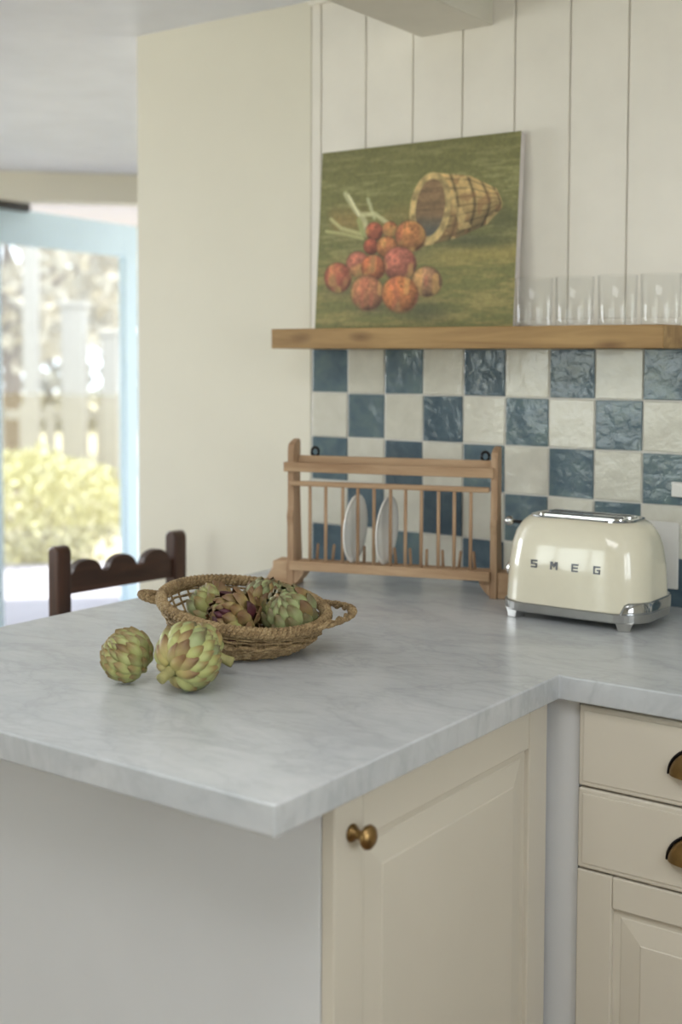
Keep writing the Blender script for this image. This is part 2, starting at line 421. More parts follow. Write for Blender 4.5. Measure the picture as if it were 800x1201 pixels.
# porch and garden seen through the glass
def out(s, d, z=0): return A0+DW*s+NOUT*d+Vector((0, 0, z))
sof = [out(-.6, .125), out(4.6, .125), out(4.6, 2.45), out(-.6, 2.45)]
struct(link('trim_3', prismmesh('trim_3', [(p.x, p.y) for p in sof], 'Z', ZC+1.335, ZC+1.42), 'soffit_white'), 'white painted porch soffit over the garden door', 'soffit')
pat = [out(-2.5, .0), out(6, .0), out(6, 3.1), out(-2.5, 3.1)]
struct(link('patio', prismmesh('patio', [(p.x, p.y) for p in pat], 'Z', -.16, -.045), 'patio'), 'pale stone patio outside the garden door', 'patio')
struct(link('ground', mesh('ground', [(-40, -40, -.17), (40, -40, -.17), (40, 40, -.17), (-40, 40, -.17)], [(0, 1, 2, 3)]), 'ground_earth'), 'dry garden ground beyond the patio', 'ground')

def leafy(name, parent, c, rad, n, size, mat, seed, flat=1.0):
    rnd = random.Random(seed); v, f = [], []
    for _ in range(n):
        d = Vector((rnd.gauss(0, 1), rnd.gauss(0, 1), rnd.gauss(0, 1))).normalized()
        rr = (rnd.uniform(.35, 1))**.4*(1+.22*mnoise.noise(d*2.1+Vector((seed, 0, 0))))
        p = Vector(c)+Vector((d.x*rad[0], d.y*rad[1], d.z*rad[2]))*rr
        e = Euler((rnd.uniform(0, 6), rnd.uniform(0, 6), rnd.uniform(0, 6))); s = size*rnd.uniform(.6, 1.3)
        q = [Vector((-.5, 0, 0)), Vector((0, -.28, .08)), Vector((.5, 0, 0)), Vector((0, .28, .08))]
        k = len(v)
        for w in q: w = w*s; w.rotate(e); v.append(p+w)
        f.append((k, k+1, k+2, k+3))
    o = link(name, mesh(name, v, f), mat, parent); return o
def px_at(x, y, dist):
    r = fw+rv*((x-400)/F_PX)+uv*((495.6-y)/F_PX)
    return m.translation+r*dist
def ground_at(x, dist, z=0):
    p = px_at(x, 500, dist); return Vector((p.x, p.y, z))
def bush(x, dist, rad, n, size, mat, label, seed, name='garden_shrub'):
    g = ground_at(x, dist, -.165)
    t = thing(name, g, label, 'shrub')
    leafy('foliage', t, (0, 0, rad[2]*.98), rad, n, size, mat, seed)
    for k in range(4):
        a = k*1.6; link('stem', tubemesh('stem', [(0, 0, 0), (math.cos(a)*rad[0]*.3, math.sin(a)*rad[1]*.3, rad[2]*.8)], .015, 6), 'bark', t)
    return t
bush(34, 9.35, (.74, .74, .44), 3000, .085, 'shrub_leaf', 'rounded yellow-green shrub in full sun beyond the glass door', 11)
bush(-190, 9.2, (.6, .6, .40), 1600, .085, 'shrub_leaf', 'lower yellow-green shrub at the edge of the patio', 12)
bush(310, 10.2, (.7, .7, .5), 1500, .09, 'hedge_leaf', 'grey-green shrub behind the sunny yellow one', 13)
def tree(x, dist, h, rad, n, mat, label, seed):
    g = ground_at(x, dist, -.165); t = thing('garden_tree', g, label, 'tree')
    link('trunk', tubemesh('trunk', [(0, 0, 0), (.05, .02, h*.4), (-.04, .03, h*.8), (0, 0, h)], lambda u: .13*(1-.6*u), 8), 'bark', t)
    rnd = random.Random(seed)
    for k in range(5):
        a = rnd.uniform(0, 6.28); z = h*rnd.uniform(.35, .8)
        link('branch', tubemesh('branch', [(0, 0, z), (math.cos(a)*rad*.4, math.sin(a)*rad*.4, z+.4), (math.cos(a)*rad*.8, math.sin(a)*rad*.8, z+.9)], lambda u: .05*(1-.7*u), 6), 'bark', t)
    leafy('foliage', t, (0, 0, h*.95), (rad, rad, rad*.9), n, .26, mat, seed)
tree(10, 14.5, 3.2, 1.75, 1900, 'tree_leaf', 'pale leafy tree standing behind the white fence', 21)
tree(125, 20, 3.6, 1.6, 1700, 'tree_leaf', 'tall pale tree with thin crown behind the garden posts', 22)
tree(-150, 20.5, 3.8, 1.75, 1500, 'hedge_leaf', 'grey-green tree outside beyond the end of the fence', 23)
tree(390, 21, 4.2, 1.6, 1300, 'hedge_leaf', 'broad grey-green tree behind the house corner', 24)
g = ground_at(60, 27, -.165); hd = thing('garden_hedge', g, 'long pale hedge closing the far end of the garden', 'hedge', None, math.atan2(rv.y, rv.x))
leafy('foliage', hd, (0, 0, 1.5), (9, .8, 1.8), 5200, .34, 'hedge_leaf', 25)
for k in range(-3, 4): link('stem', tubemesh('stem', [(k*2.2, 0, 0), (k*2.2, .1, 1.6)], .06, 6), 'bark', hd)

# white fence and posts
fdir = Vector((rv.x, rv.y, 0)).normalized()
fc = ground_at(60, 11.8, -.165); fe = thing('garden_fence', fc, 'white picket fence with a top rail beyond the shrub', 'fence', None, math.atan2(fdir.y, fdir.x))
for z in (.45, .98): box('rail', (-3.2, -.02, z), (3.2, .02, z+.09), 'fence_white', fe)
for k in range(-13, 14): box('picket', (k*.24-.045, -.045, 0), (k*.24+.045, -.021, 1.12), 'fence_white', fe)
for x, dist, w, h in ((88, 11.2, .2, 2.0), (38, 11.0, .12, 3.2), (130, 11.3, .14, 1.75)):
    g = ground_at(x, dist, -.165)
    t = thing('garden_post', g, {88: 'thick white square post in the garden', 38: 'tall slim white garden post', 130: 'short white garden post beside the thick one'}[x], 'post', None, math.atan2(fdir.y, fdir.x))
    box('shaft', (-w/2, -w/2, 0), (w/2, w/2, h), 'fence_white', t, .01); box('cap', (-w/2-.02, -w/2-.02, h), (w/2+.02, w/2+.02, h+.05), 'fence_white', t, .008)

# ------------------------------------------------------------------ worktop and cabinets
XE, YI, YO, XL, TH = .9509, -.6289, -1.3303, -.0169, .0381
R_ = .004
ct = [(XL, -.001), (XL, YO), (XE, YO), (XE, YI), (1.99, YI), (1.99, -.001)]
cto = link('countertop', prismmesh('countertop', ct, 'Z', ZC-TH, ZC, .0028, 3), 'marble')
tag(cto, 'grey veined marble worktop, L-shaped over the cream cabinets', 'worktop')

def panel_door(parent, w, h, name='door', sw=.058, rw=.050):
    """framed door with a raised centre; local x = width, y = depth (front at y=0, going back +), z down from 0"""
    bm = bmesh.new()
    # raised centre panel: sunk border, sloping bevel, flat field
    def ring(ins, y): return [bm.verts.new((a, y, b)) for a, b in ((ins, -ins2(ins)), (w-ins, -ins2(ins)), (w-ins, -h+ins2(ins)), (ins, -h+ins2(ins)))]
    ins2 = lambda q: q-(sw-rw)
    rs = [ring(sw-.004, .0085), ring(sw+.012, .0085), ring(sw+.014, .0075), ring(sw+.046, .0028), ring(sw+.0475, .0016), ring(sw+.050, .0014)]
    for a, b in zip(rs[:-1], rs[1:]):
        for i in range(4): bm.faces.new([a[i], a[(i+1) % 4], b[(i+1) % 4], b[i]])
    bm.faces.new(rs[-1])
    d = link(name, frombm(name, bm), 'cabinet_cream', parent)
    def fr(nm, lo, hi): box(nm, lo, hi, 'cabinet_cream', d, .0022, 2)
    fr('stile', (0, 0, -h), (sw, .02, 0)); fr('stile', (w-sw, 0, -h), (w, .02, 0))
    fr('rail', (sw+.0004, .0004, -rw), (w-sw-.0004, .02, 0)); fr('rail', (sw+.0004, .0004, -h), (w-sw-.0004, .02, -h+rw))
    box('back_board', (sw-.01, .012, -h+rw-.01), (w-sw+.01, .0195, -rw+.01), 'cabinet_cream', d)
    return d
def knob(parent, loc):
    prof = [(.0001, 0), (.0105, 0), (.0115, .002), (.010, .005), (.0062, .008), (.0056, .014), (.007, .018), (.0135, .0215), (.0155, .025), (.0145, .029), (.010, .0325), (.004, .034), (.0001, .0343)]
    me = lathemesh('knob', prof, 28, 'Z'); o = link('knob', me, 'brass_old', parent, loc, True); o.rotation_euler = (HP, 0, 0); o['label'] = 'aged brass knob'; return o
def cup_pull(parent, loc, w=.114, h=.044, dep=.025):
    """half-dome pull, open below, with a beaded rim"""
    v, f = [], []; na, nb = 24, 8; rx = w/2
    def P_(i, j, sc):   # i along the arch (0..pi), j from rim to front
        a = math.pi*i/na; b = HP*j/nb
        return (-rx*sc*math.cos(a)*math.cos(b)**.8 if b < HP-1e-6 else 0, -dep*sc*math.sin(b), h*sc*math.sin(a)*math.cos(b)**.8 if b < HP-1e-6 else 0)
    for sc in (1, .93):
        for i in range(na+1):
            for j in range(nb+1):
                p = P_(i, j, sc); v.append(p)
    N = (na+1)*(nb+1)
    for s in (0, 1):
        for i in range(na):
            for j in range(nb):
                q = [s*N+i*(nb+1)+j, s*N+(i+1)*(nb+1)+j, s*N+(i+1)*(nb+1)+j+1, s*N+i*(nb+1)+j+1]
                f.append(q if s else q[::-1])
    me = mesh('cup_pull', v, f); o = link('cup_pull', me, 'brass_old', parent, loc, True); o['label'] = 'aged brass cup pull with beaded rim'
    bm = bmesh.new()
    for i in range(0, 49):
        a = math.pi*i/48
        bmesh.ops.create_icosphere(bm, subdivisions=1, radius=.0019, matrix=Matrix.Translation((-(rx+.002)*math.cos(a), -.0015, (h+.002)*math.sin(a))))
    for a0, a1 in ((0, 1),):
        n = 40
        for i in range(n):
            a, b = math.pi*i/n, math.pi*(i+1)/n
            q = [bm.verts.new((-(rx+.004)*math.cos(t)*s, -.0004, (h+.004)*math.sin(t)*s)) for t, s in ((a, 1), (b, 1), (b, .9), (a, .9))]; bm.faces.new(q)
    ob = link('cup_pull', frombm('bead_rim', bm), 'ring_iron', parent, loc, True); ob.name = 'bead_rim'
    return o
def drawer(parent, x0, x1, z1, z0):
    w, h = x1-x0, z1-z0
    d = link('drawer', boxmesh('drawer', [((-w/2, 0, -h/2), (w/2, .02, h/2))], .0035, 3), 'cabinet_cream', parent, ((x0+x1)/2, 0, (z0+z1)/2))
    box('face_panel', (-w/2+.008, -.0018, -h/2+.008), (w/2-.008, .0005, h/2-.008), 'cabinet_cream', d, .0012)
    cup_pull(d, (0, -.0018, -.015))
    return d
BOT = -ZC+.0
# peninsula cabinet
pc = thing('peninsula_cabinet', (.62, -.92, 0), 'cream peninsula cabinet with panelled door and white end panel under the marble', 'cabinet')
def rel(lo, o=pc): return (lo[0]-o.location.x, lo[1]-o.location.y, lo[2]-o.location.z)
PX1, PY0 = .926, -1.185
box('body', rel((.322, PY0+.018, .10)), rel((PX1-.0215, -.02, ZC-TH-.0005)), 'panel_white', pc)
box('plinth', rel((.36, PY0+.06, .0)), rel((PX1-.07, -.02, .10)), 'panel_white', pc)
ep = box('end_panel', rel((.302, PY0, .0)), rel((PX1-.0208, PY0+.0175, ZC-TH-.0005)), 'panel_white', pc, .001)
box('back_panel', rel((.302, PY0+.018, .0)), rel((.3215, -.02, ZC-TH-.0005)), 'panel_white', pc, .001)
DW_ = .5685
d1 = panel_door(pc, DW_, .757, sw=.060, rw=.066)
d1.rotation_euler = (0, 0, HP); d1.location = rel((PX1, PY0+.0005, ZC-TH-.004))
knob(d1, (.0345, 0, -.050))
# filler in the inner corner
fl = thing('corner_filler', (.95, -.585, 0), 'narrow white corner filler post between the two cream cabinet fronts', 'filler')
link('post', boxmesh('post', [((-.0435, -.012, 0), (.0215, .02, ZC-TH-.001))], .001), 'panel_white', fl)
def base_cab(x0, x1, label, ndoor=1):
    yf = -.6055
    c = thing('base_cabinet', (x0, yf, 0), label, 'cabinet'); w = x1-x0
    box('body', (0.001, .0215, .1), (w-.001, -yf-.02, ZC-TH-.0005), 'panel_white', c)
    box('plinth', (0.001, .07, 0), (w-.001, -yf-.02, .1), 'panel_white', c)
    drawer(c, .002, w-.002, ZC-.0465, ZC-.1738); drawer(c, .002, w-.002, ZC-.1768, ZC-.3030)
    dw = (w-.004-.003*(ndoor-1))/ndoor
    for k in range(ndoor):
        d = panel_door(c, dw, .494); d.location = (.002+k*(dw+.003), 0, ZC-.3060)
        knob(d, (dw-.029 if k == 0 else .029, 0, -.050))
    return c
base_cab(.9725, 1.385, 'cream base cabinet with two cup-pull drawers beside the inner corner')
base_cab(1.388, 1.988, 'wide cream base cabinet with two drawers over a pair of doors', 2)

# ------------------------------------------------------------------ shelf
sh = link('wall_shelf', boxmesh('wall_shelf', [((-.459, -.085, -.022), (.459, .085, .022))], .002, 2), 'shelf_wood', None, (.471, -.0855, ZC+.529))
tag(sh, 'thick knotty wooden shelf above the checkered tiles', 'shelf')
SHZ = ZC+.551

# ------------------------------------------------------------------ painting
def painting():
    W, H, T = .513, .407, .019
    nu, nv = 300, 238
    TL, TR, BR, BL = map(np.array, ((45., 128.), (772., 40.), (748., 755.), (12., 768.)))
    u = np.linspace(0, 1, nu)[None, :, None]; v = np.linspace(0, 1, nv)[:, None, None]
    p = (1-v)*((1-u)*TL+u*TR)+v*((1-u)*BL+u*BR)
    X, Y = p[..., 0], p[..., 1]; U = (u[..., 0]+0*v[..., 0]); V = (v[..., 0]+0*u[..., 0])
    rs = np.random.RandomState(5)
    def vnoise(ax, ay, seed):
        r = np.random.RandomState(seed); gx, gy = int(ax)+3, int(ay)+3; g = r.rand(gy, gx)
        fx, fy = U*ax, V*ay; ix, iy = fx.astype(int), fy.astype(int); tx, ty = fx-ix, fy-iy
        tx = tx*tx*(3-2*tx); ty = ty*ty*(3-2*ty)
        return (g[iy, ix]*(1-tx)+g[iy, ix+1]*tx)*(1-ty)+(g[iy+1, ix]*(1-tx)+g[iy+1, ix+1]*tx)*ty
    streak = .5*vnoise(7, 42, 1)+.3*vnoise(18, 90, 2)+.2*vnoise(50, 110, 3)
    blotch = .6*vnoise(6, 6, 4)+.4*vnoise(14, 12, 5)
    fine = .5*vnoise(70, 60, 6)+.5*vnoise(130, 100, 7)
    C3 = lambda c: np.array(c, float)[None, None, :]
    def lay(img, mask, c): return img*(1-mask[..., None])+c*mask[..., None]
    sm = lambda a, b, x: np.clip((x-a)/(b-a), 0, 1)**2*(3-2*np.clip((x-a)/(b-a), 0, 1))
    img = C3((100, 101, 58))+0*p[..., :1]
    img = lay(img, sm(.45, .75, streak)*.8, C3((126, 126, 84)))
    img = lay(img, sm(.25, .0, V)*.4, C3((92, 91, 54)))
    img = lay(img, np.exp(-((V-.40)/.07)**2)*np.clip(1.1-U*1.3, .15, 1)*.6*sm(.3, .6, blotch), C3((136, 104, 58)))
    img = lay(img, sm(.5, .75, V)*.75, C3((112, 108, 60)))
    img = lay(img, sm(.5, .7, V)*sm(.5, .72, streak)*.8, C3((132, 121, 72)))
    img = lay(img, sm(.45, .55, V)*sm(.5, .4, streak)*.55, C3((92, 98, 54)))
    img = lay(img, np.exp(-((V-.62)/.05)**2)*sm(.5, .7, U)*.55, C3((148, 130, 70)))
    # shadows on the painted table
    for x, y, rx, ry, a in ((440, 700, 90, 40, .7), (600, 440, 130, 26, .75), (250, 690, 90, 24, .6), (120, 630, 70, 26, .5), (710, 360, 60, 50, .55), (330, 480, 150, 60, .35)):
        img = lay(img, a*np.exp(-(((X-x)/rx)**2+((Y-y)/ry)**2)), C3((62, 66, 48)))
    # lying basket
    tc = np.clip((X-455)/255, 0, 1)
    top = 195+8*tc*8*0+np.interp(X, [430, 480, 600, 690, 712], [215, 194, 204, 250, 300]) - 195
    bot = np.interp(X, [430, 470, 560, 660, 712], [465, 455, 430, 380, 318])
    body = sm(-3, 3, Y-top)*sm(-3, 3, bot-Y)*sm(425, 440, X)*sm(714, 704, X)
    yy = np.clip((Y-top)/np.maximum(bot-top, 5), 0, 1)
    bc = C3((152, 126, 82))*(1.08-.5*yy[..., None]**1.5)
    hoop = np.zeros_like(X)
    for hx in (530, 590, 640, 680): hoop = np.maximum(hoop, np.exp(-((X-hx-26*np.sin(np.pi*np.clip(yy, 0, 1)))/6)**2))
    slat = np.exp(-((np.mod(yy*7, 1)-.5)/.12)**2)
    bc = bc*(1-.42*hoop[..., None])*(1-.26*slat[..., None])*(.78+.44*blotch[..., None])
    bc = bc+(C3((122, 84, 56))-bc)*(sm(.58, .75, vnoise(34, 26, 9))*.5)[..., None]
    bc = bc+(C3((196, 168, 112))-bc)*(sm(.62, .78, vnoise(30, 34, 10))*.5)[..., None]
    img = lay(img, body, bc)
    ca, sa = math.cos(.14), math.sin(.14); ex, ey = X-458, Y-325
    a_ = (ex*ca+ey*sa)/74; b_ = (-ex*sa+ey*ca)/134; rr = np.sqrt(a_**2+b_**2)
    img = lay(img, sm(1.03, .97, rr), C3((156, 134, 90))*(.75+.5*vnoise(40, 40, 12)[..., None]))
    inn = np.sqrt(((ex*ca+ey*sa)/52)**2+((-ex*sa+ey*ca+4)/106)**2)
    ic = C3((116, 90, 66))*(.75+.5*streak[..., None]); ic = ic+(C3((62, 70, 76))-ic)*sm(330, 410, Y)[..., None]*.8
    img = lay(img, sm(1.04, .96, inn), ic)
    # pale leaves
    def stroke(img, pts, w, c, a=.85):
        d = np.full_like(X, 1e9)
        for (x0, y0), (x1, y1) in zip(pts[:-1], pts[1:]):
            L = (x1-x0)**2+(y1-y0)**2; t = np.clip(((X-x0)*(x1-x0)+(Y-y0)*(y1-y0))/L, 0, 1)
            d = np.minimum(d, np.hypot(X-x0-t*(x1-x0), Y-y0-t*(y1-y0)))
        return lay(img, a*sm(w, w*.35, d+6*(fine-.5)), C3(c))
    for pts, w, c in (([(138, 275), (175, 330), (212, 372), (220, 420)], 15, (168, 170, 138)), ([(150, 280), (190, 350)], 6, (204, 204, 180)), ([(225, 292), (238, 330), (250, 360)], 10, (160, 166, 134)),
                      ([(205, 350), (250, 345), (300, 378)], 12, (172, 174, 140)), ([(80, 368), (120, 400), (200, 420)], 11, (164, 164, 120)), ([(60, 412), (130, 420), (205, 436)], 9, (158, 158, 112)), ([(190, 370), (205, 420)], 14, (140, 148, 96))):
        img = stroke(img, pts, w, c)
    # fruit, back to front
    fr = [(250, 410, 33, (168, 82, 62)), (310, 402, 29, (160, 88, 52)), (386, 426, 56, (180, 112, 66)), (237, 466, 29, (164, 76, 58)), (299, 468, 40, (186, 112, 68)), (186, 530, 46, (166, 92, 78)),
          (346, 528, 62, (172, 92, 80)), (246, 542, 46, (184, 96, 60)), (446, 592, 54, (158, 112, 84)), (106, 580, 54, (172, 84, 66)), (222, 635, 63, (180, 110, 78)), (348, 638, 67, (198, 112, 62))]
    for k, (x, y, r, c) in enumerate(fr):
        dx, dy = (X-x)/r, (Y-y)/r; q = np.hypot(dx, dy)+.06*(blotch-.5)
        mk = sm(1.04, .95, q)
        light = np.clip(.86-.30*(dx*.45+dy*.75)-.28*np.clip(q, 0, 1)**4+.1*np.exp(-((dx+.35)**2+(dy+.4)**2)/.12), .4, 1.3)
        cc = C3(c)*light[..., None]*(.86+.3*fine[..., None])
        n1 = vnoise(16+k, 15, 30+k); n2 = vnoise(30+k, 12, 50+k)
        cc = cc+(C3((196, 148, 84))-cc)*(sm(.6, .8, n1)*.55)[..., None]
        cc = cc+(C3((164, 76, 66))-cc)*(sm(.6, .85, n2)*.4)[..., None]
        cc = cc+(C3((120, 116, 66))-cc)*(sm(.65, .9, n1*.5+n2*.5+.18*dy)*.4)[..., None]
        img = lay(img, sm(1.16, 1.0, q)*.45, C3((98, 62, 44)))
        img = lay(img, mk, cc)
        if k in (0, 1, 2, 11): img = lay(img, .7*np.exp(-(((X-x-4)/5)**2+((Y-y+r*.45)/5)**2)), C3((82, 52, 36)))
    img = img*(.90+.2*fine[..., None]); g_ = img.mean(2, keepdims=True); img = g_+(img-g_)*.80; img = (100+(img-100)*.90)*1.30*np.array((1.0, .985, .90))
    img = np.clip(img, 0, 255)/255; l = np.where(img <= .04045, img/12.92, ((img+.055)/1.055)**2.4)
    gx = np.linspace(-W/2, W/2, nu); gz = np.linspace(H, 0, nv)
    verts = [(gx[i], 0, gz[j]) for j in range(nv) for i in range(nu)]
    faces = [(j*nu+i, (j+1)*nu+i, (j+1)*nu+i+1, j*nu+i+1) for j in range(nv-1) for i in range(nu-1)]
    me = mesh('painted_canvas', verts, faces)
    at = me.color_attributes.new('paint', 'FLOAT_COLOR', 'POINT')
    at.data.foreach_set('color', np.concatenate([l.reshape(-1, 3), np.ones((nu*nv, 1))], 1).astype(np.float32).ravel())
    k = NT('oil_paint'); a = k.n('ShaderNodeVertexColor', layer_name='paint'); k.col(a.outputs[0]); k.b.inputs['Roughness'].default_value = .5
    k.bump(k.noise(k.mapping(k.objco(), (60, 60, 240)), 1, 4), .3, .002); MATS['oil_paint'] = k.m
    Y0, Y1 = -.052, -.024                   # foot and head of the leaning canvas
    t = thing('still_life_painting', (.303, Y0, SHZ+.0015), 'oil painting of tumbled red fruit and a tipped basket, leaning on the shelf', 'painting')
    t.rotation_euler = (-math.atan2(Y1-Y0, H), 0, 0)
    link('painted_canvas', me, 'oil_paint', t, (0, -.0006, 0), True)
    link('canvas_edge', boxmesh('canvas_edge', [((-W/2, 0, 0), (W/2, T, H))], .002), 'canvas_white', t)
painting()

# ------------------------------------------------------------------ tumblers
def tumbler_mesh(r=.0385, h=.097):
    prof = [(.0005, 0), (r*.90, 0), (r*.95, .002), (r*.96, .006), (r, h-.001), (r-.0006, h), (r-.0016, h-.0005), (r*.955-.0018, .0165), (r*.90-.0018, .0145), (.0005, .014)]
    return lathemesh('glass_tumbler', prof, 48)
TMB = tumbler_mesh()
for k, (x, y, lab) in enumerate(((.6265, -.092, 'clear straight glass tumbler against the edge of the painting'), (.716, -.092, 'clear straight glass tumbler, second along from the painting'), (.806, -.092, 'clear straight glass tumbler, third along from the painting'), (.8935, -.092, 'clear straight glass tumbler at the cut end of the shelf'))):
    o = link('glass_tumbler', TMB, 'tumbler_glass', None, (x, y, SHZ+.0003), True); tag(o, lab, 'glass', 'tumblers on the wooden shelf'); o.rotation_euler = (0, 0, k*.7)

# ------------------------------------------------------------------ plate rack
TH_R = math.radians(18)
rack = thing('plate_rack', (.580, -.147, ZC), 'small worn wooden plate rack with dowels, standing on the worktop', 'plate rack', None, TH_R)
# local x = along the rack (right end 0, left end -.455), y = back, z = up
LR = -.454
def side(x0, x1, ztop):
    pts = [(.0, .022), (.0, .13), (-.004, .15), (.002, .17), (.002, ztop-.018), (.006, ztop-.006), (.018, ztop), (.040, ztop+.005), (.046, ztop), (.046, .20), (.052, .12), (.060, .045), (.068, .0205), (.068, .0), (.0, .0)]
    pts = [(a, b) for a, b in pts]
    return link('side_board', prismmesh('side_board', pts, 'X', x0, x1, .0012, 1), 'rack_wood_z', rack)
side(LR+.0015, LR+.0155, .309); side(-.0155, -.0015, .303)
box('top_rail', (LR-.003, -.0115, .2465), (-.008, -.0006, .2665), 'rack_wood_x', rack, .0016)
box('back_rail', (LR+.016, .030, .252), (-.016, .041, .2785), 'rack_wood_x', rack, .0016)
box('dowel_rail', (LR+.010, -.012, .2165), (-.016, -.0002, .2275), 'rack_wood_x', rack, .003, 3)
box('bottom_rail', (LR+.010, -.0115, .037), (-.014, -.0002, .057), 'rack_wood_x', rack, .0016)
box('peg_rail', (LR+.016, .032, .036), (-.016, .050, .054), 'rack_wood_x', rack, .0016)
DS = [-.399, -.364, -.3265, -.2935, -.2585, -.223, -.191, -.1575, -.1215, -.0885, -.0545]
dm = lathemesh('dowel', [(.0001, 0), (.0037, 0), (.0039, .08), (.0036, .165), (.0001, .165)], 10)
pm = lathemesh('peg', [(.0001, 0), (.0034, 0), (.0032, .034), (.0022, .0365), (.0001, .037)], 10)
random.seed(5)
for x in DS:
    link('dowel', dm, 'rack_wood_z', rack, (x, -.0058, .0545), True)
    o = link('peg', pm, 'rack_wood_z', rack, (x, .041, .052), True); o.rotation_euler = (-.12+random.uniform(-.06, .06), random.uniform(-.16, .10), 0)
for s, x in ((-1, LR+.0012), (1, -.0012)):
    # stepped corbel foot outside each end
    pts = [(x, 0), (x+s*.054, 0), (x+s*.050, .012), (x+s*.040, .030), (x+s*.034, .040), (x+s*.034, .053), (x, .053)]
    link('foot', prismmesh('foot', pts, 'Y', .004, .058, .0015, 1), 'rack_wood_x', rack)
    xi = LR+.0158 if s < 0 else -.0158
    pts = [(xi, .036), (xi-s*.024, .036), (xi-s*.020, .026), (xi-s*.010, .012), (xi, .004)]
    link('bracket', prismmesh('bracket', pts, 'Y', .002, .05, .001, 1), 'rack_wood_z', rack)
for x in (LR+.052, -.034):
    pts = [(x+.008*math.cos(a), 0.0355, .2865+.0095*math.sin(a)) for a in [2*math.pi*k/24 for k in range(24)]]
    o = link('hanging_ring', tubemesh('hanging_ring', pts, .0029, 8, True), 'ring_iron', rack, None, True); o['label'] = 'black iron hanging ring'

# plates
prof = [(.0001, 0), (.022, 0), (.024, .002), (.050, .004), (.062, .0095), (.0715, .0125), (.0725, .0138), (.0715, .0150), (.061, .0125), (.050, .0072), (.024, .0052), (.0001, .005)]
pmesh = lathemesh('dinner_plate', prof, 56)
Rz = Matrix.Rotation(TH_R, 4, 'Z')
for s, lean, lab in ((-.3175, 2.5, 'white side plate at the outer slot of the plate rack'), (-.2483, 3, 'white side plate nearer the middle of the plate rack')):
    o = link('side_plate', pmesh, 'plate_white', None, None, True); tag(o, lab, 'plate', 'plates in the rack')
    # plate axis along the rack, facing its right end, leaning a little
    base = Matrix.Translation((.580, -.147, ZC)) @ Rz @ Matrix.Translation((s, .012, .1305)) @ Matrix.Rotation(math.radians(-3), 4, 'Z') @ Matrix.Rotation(math.radians(90+lean), 4, 'Y')
    o.matrix_world = base

# ------------------------------------------------------------------ toaster
def rrect(a, b, r, n=10, z=None):
    pts = []
    for cx, cy, a0 in ((a-r, b-r, 0), (-(a-r), b-r, HP), (-(a-r), -(b-r), 2*HP), (a-r, -(b-r), 3*HP)):
        for k in range(n+1):
            t = a0+HP*k/n; pts.append((cx+r*math.cos(t), cy+r*math.sin(t)))
    outp = []                                  # six steps on each straight run, so every section has the same count
    N = len(pts)
    for i in range(N):
        p, q = pts[i], pts[(i+1) % N]; outp.append(p)
        for k in range(1, 6 if i % (n+1) == n else 1): outp.append((p[0]+(q[0]-p[0])*k/6, p[1]+(q[1]-p[1])*k/6))
    return outp
def loft(name, secs, cap=True):
    v, f = [], []; n = None
    for pts, z in secs:
        n = len(pts)
        for p in pts: v.append((p[0], p[1], z))
    for i in range(len(secs)-1):
        for k in range(n): f.append((i*n+k, i*n+(k+1) % n, (i+1)*n+(k+1) % n, (i+1)*n+k))
    if cap: f.append(tuple(range(n))[::-1]); f.append(tuple((len(secs)-1)*n+k for k in range(n)))
    return mesh(name, v, f)
TC = (.797, -.195, ZC)
ts = thing('toaster', TC, 'rounded cream two-slice toaster with chrome base and lettering', 'toaster')
def sect(z):
    zz = [.030, .07, .105, .14, .160, .174, .183, .188, .1905]
    a = np.interp(z, zz, [.1445, .143, .141, .137, .132, .1255, .118, .1105, .104])
    b = np.interp(z, zz, [.095, .094, .092, .088, .083, .0765, .069, .0625, .057])
    r = min(.062, b*.80); return [(p[0], p[1]+math.copysign(.0055*max(0, 1-(p[0]/a)**2), p[1])) for p in rrect(a, b-.0035, r)]
link('body', loft('body', [(sect(z), z) for z in (.032, .034, .05, .07, .09, .105, .12, .14, .15, .160, .167, .174, .179, .183, .186, .188, .1897, .1905)]), 'toaster_cream', ts, None, True)
link('base', loft('base', [(rrect(a, b, .060), z) for a, b, z in ((.135, .086, .0125), (.1435, .094, .014), (.1455, .0955, .0165), (.1462, .0965, .030), (.1445, .095, .0318))]), 'base_metal', ts, None, False)
for sx in (-1, 1):
    for sy in (-1, 1):
        fp = [(-.021, .0165), (-.0145, .0135), (-.012, .006), (-.0105, .0), (.0105, .0), (.012, .006), (.0145, .0135), (.021, .0165)]
        o = link('foot', prismmesh('foot', fp, 'Y', -.011, .011, .0012, 2), 'base_metal', ts, (sx*.1085, sy*.0770, 0)); o.rotation_euler = (0, 0, sx*sy*-.38)
link('top_plate', loft('top_plate', [(rrect(.106, .059, .046), .1898), (rrect(.105, .058, .045), .1922), (rrect(.102, .055, .043), .1928)]), 'chrome_dark', ts, None, False)
def ringmesh(name, a, b, r, w, z0, z1):
    o_, i_ = rrect(a, b, r, 8), rrect(a-w, b-w, max(.001, r-w), 8); n = len(o_); n2 = len(i_)
    i_ = [(p[0]*(a-w)/a, p[1]*(b-w)/b) for p in o_]
    v = [(*p, z0) for p in o_]+[(*p, z1) for p in o_]+[(*p, z1) for p in i_]+[(*p, z0) for p in i_]; f = []
    for g in range(3):
        for k in range(n): f.append((g*n+k, g*n+(k+1) % n, (g+1)*n+(k+1) % n, (g+1)*n+k))
    return mesh(name, v, f)
for sy in (-.0205, .0205):
    link('slot_frame', ringmesh('slot_frame', .088, .0195, .018, .0045, .1925, .1948), 'chrome', ts, (0, sy, 0))
    link('slot', loft('slot', [(rrect(.0845, .0162, .012, 6), .1922), (rrect(.0845, .0162, .012, 6), .1934)]), 'slot_dark', ts, (0, sy, 0))  # solid dark block; its colour stands in for the shaded depth
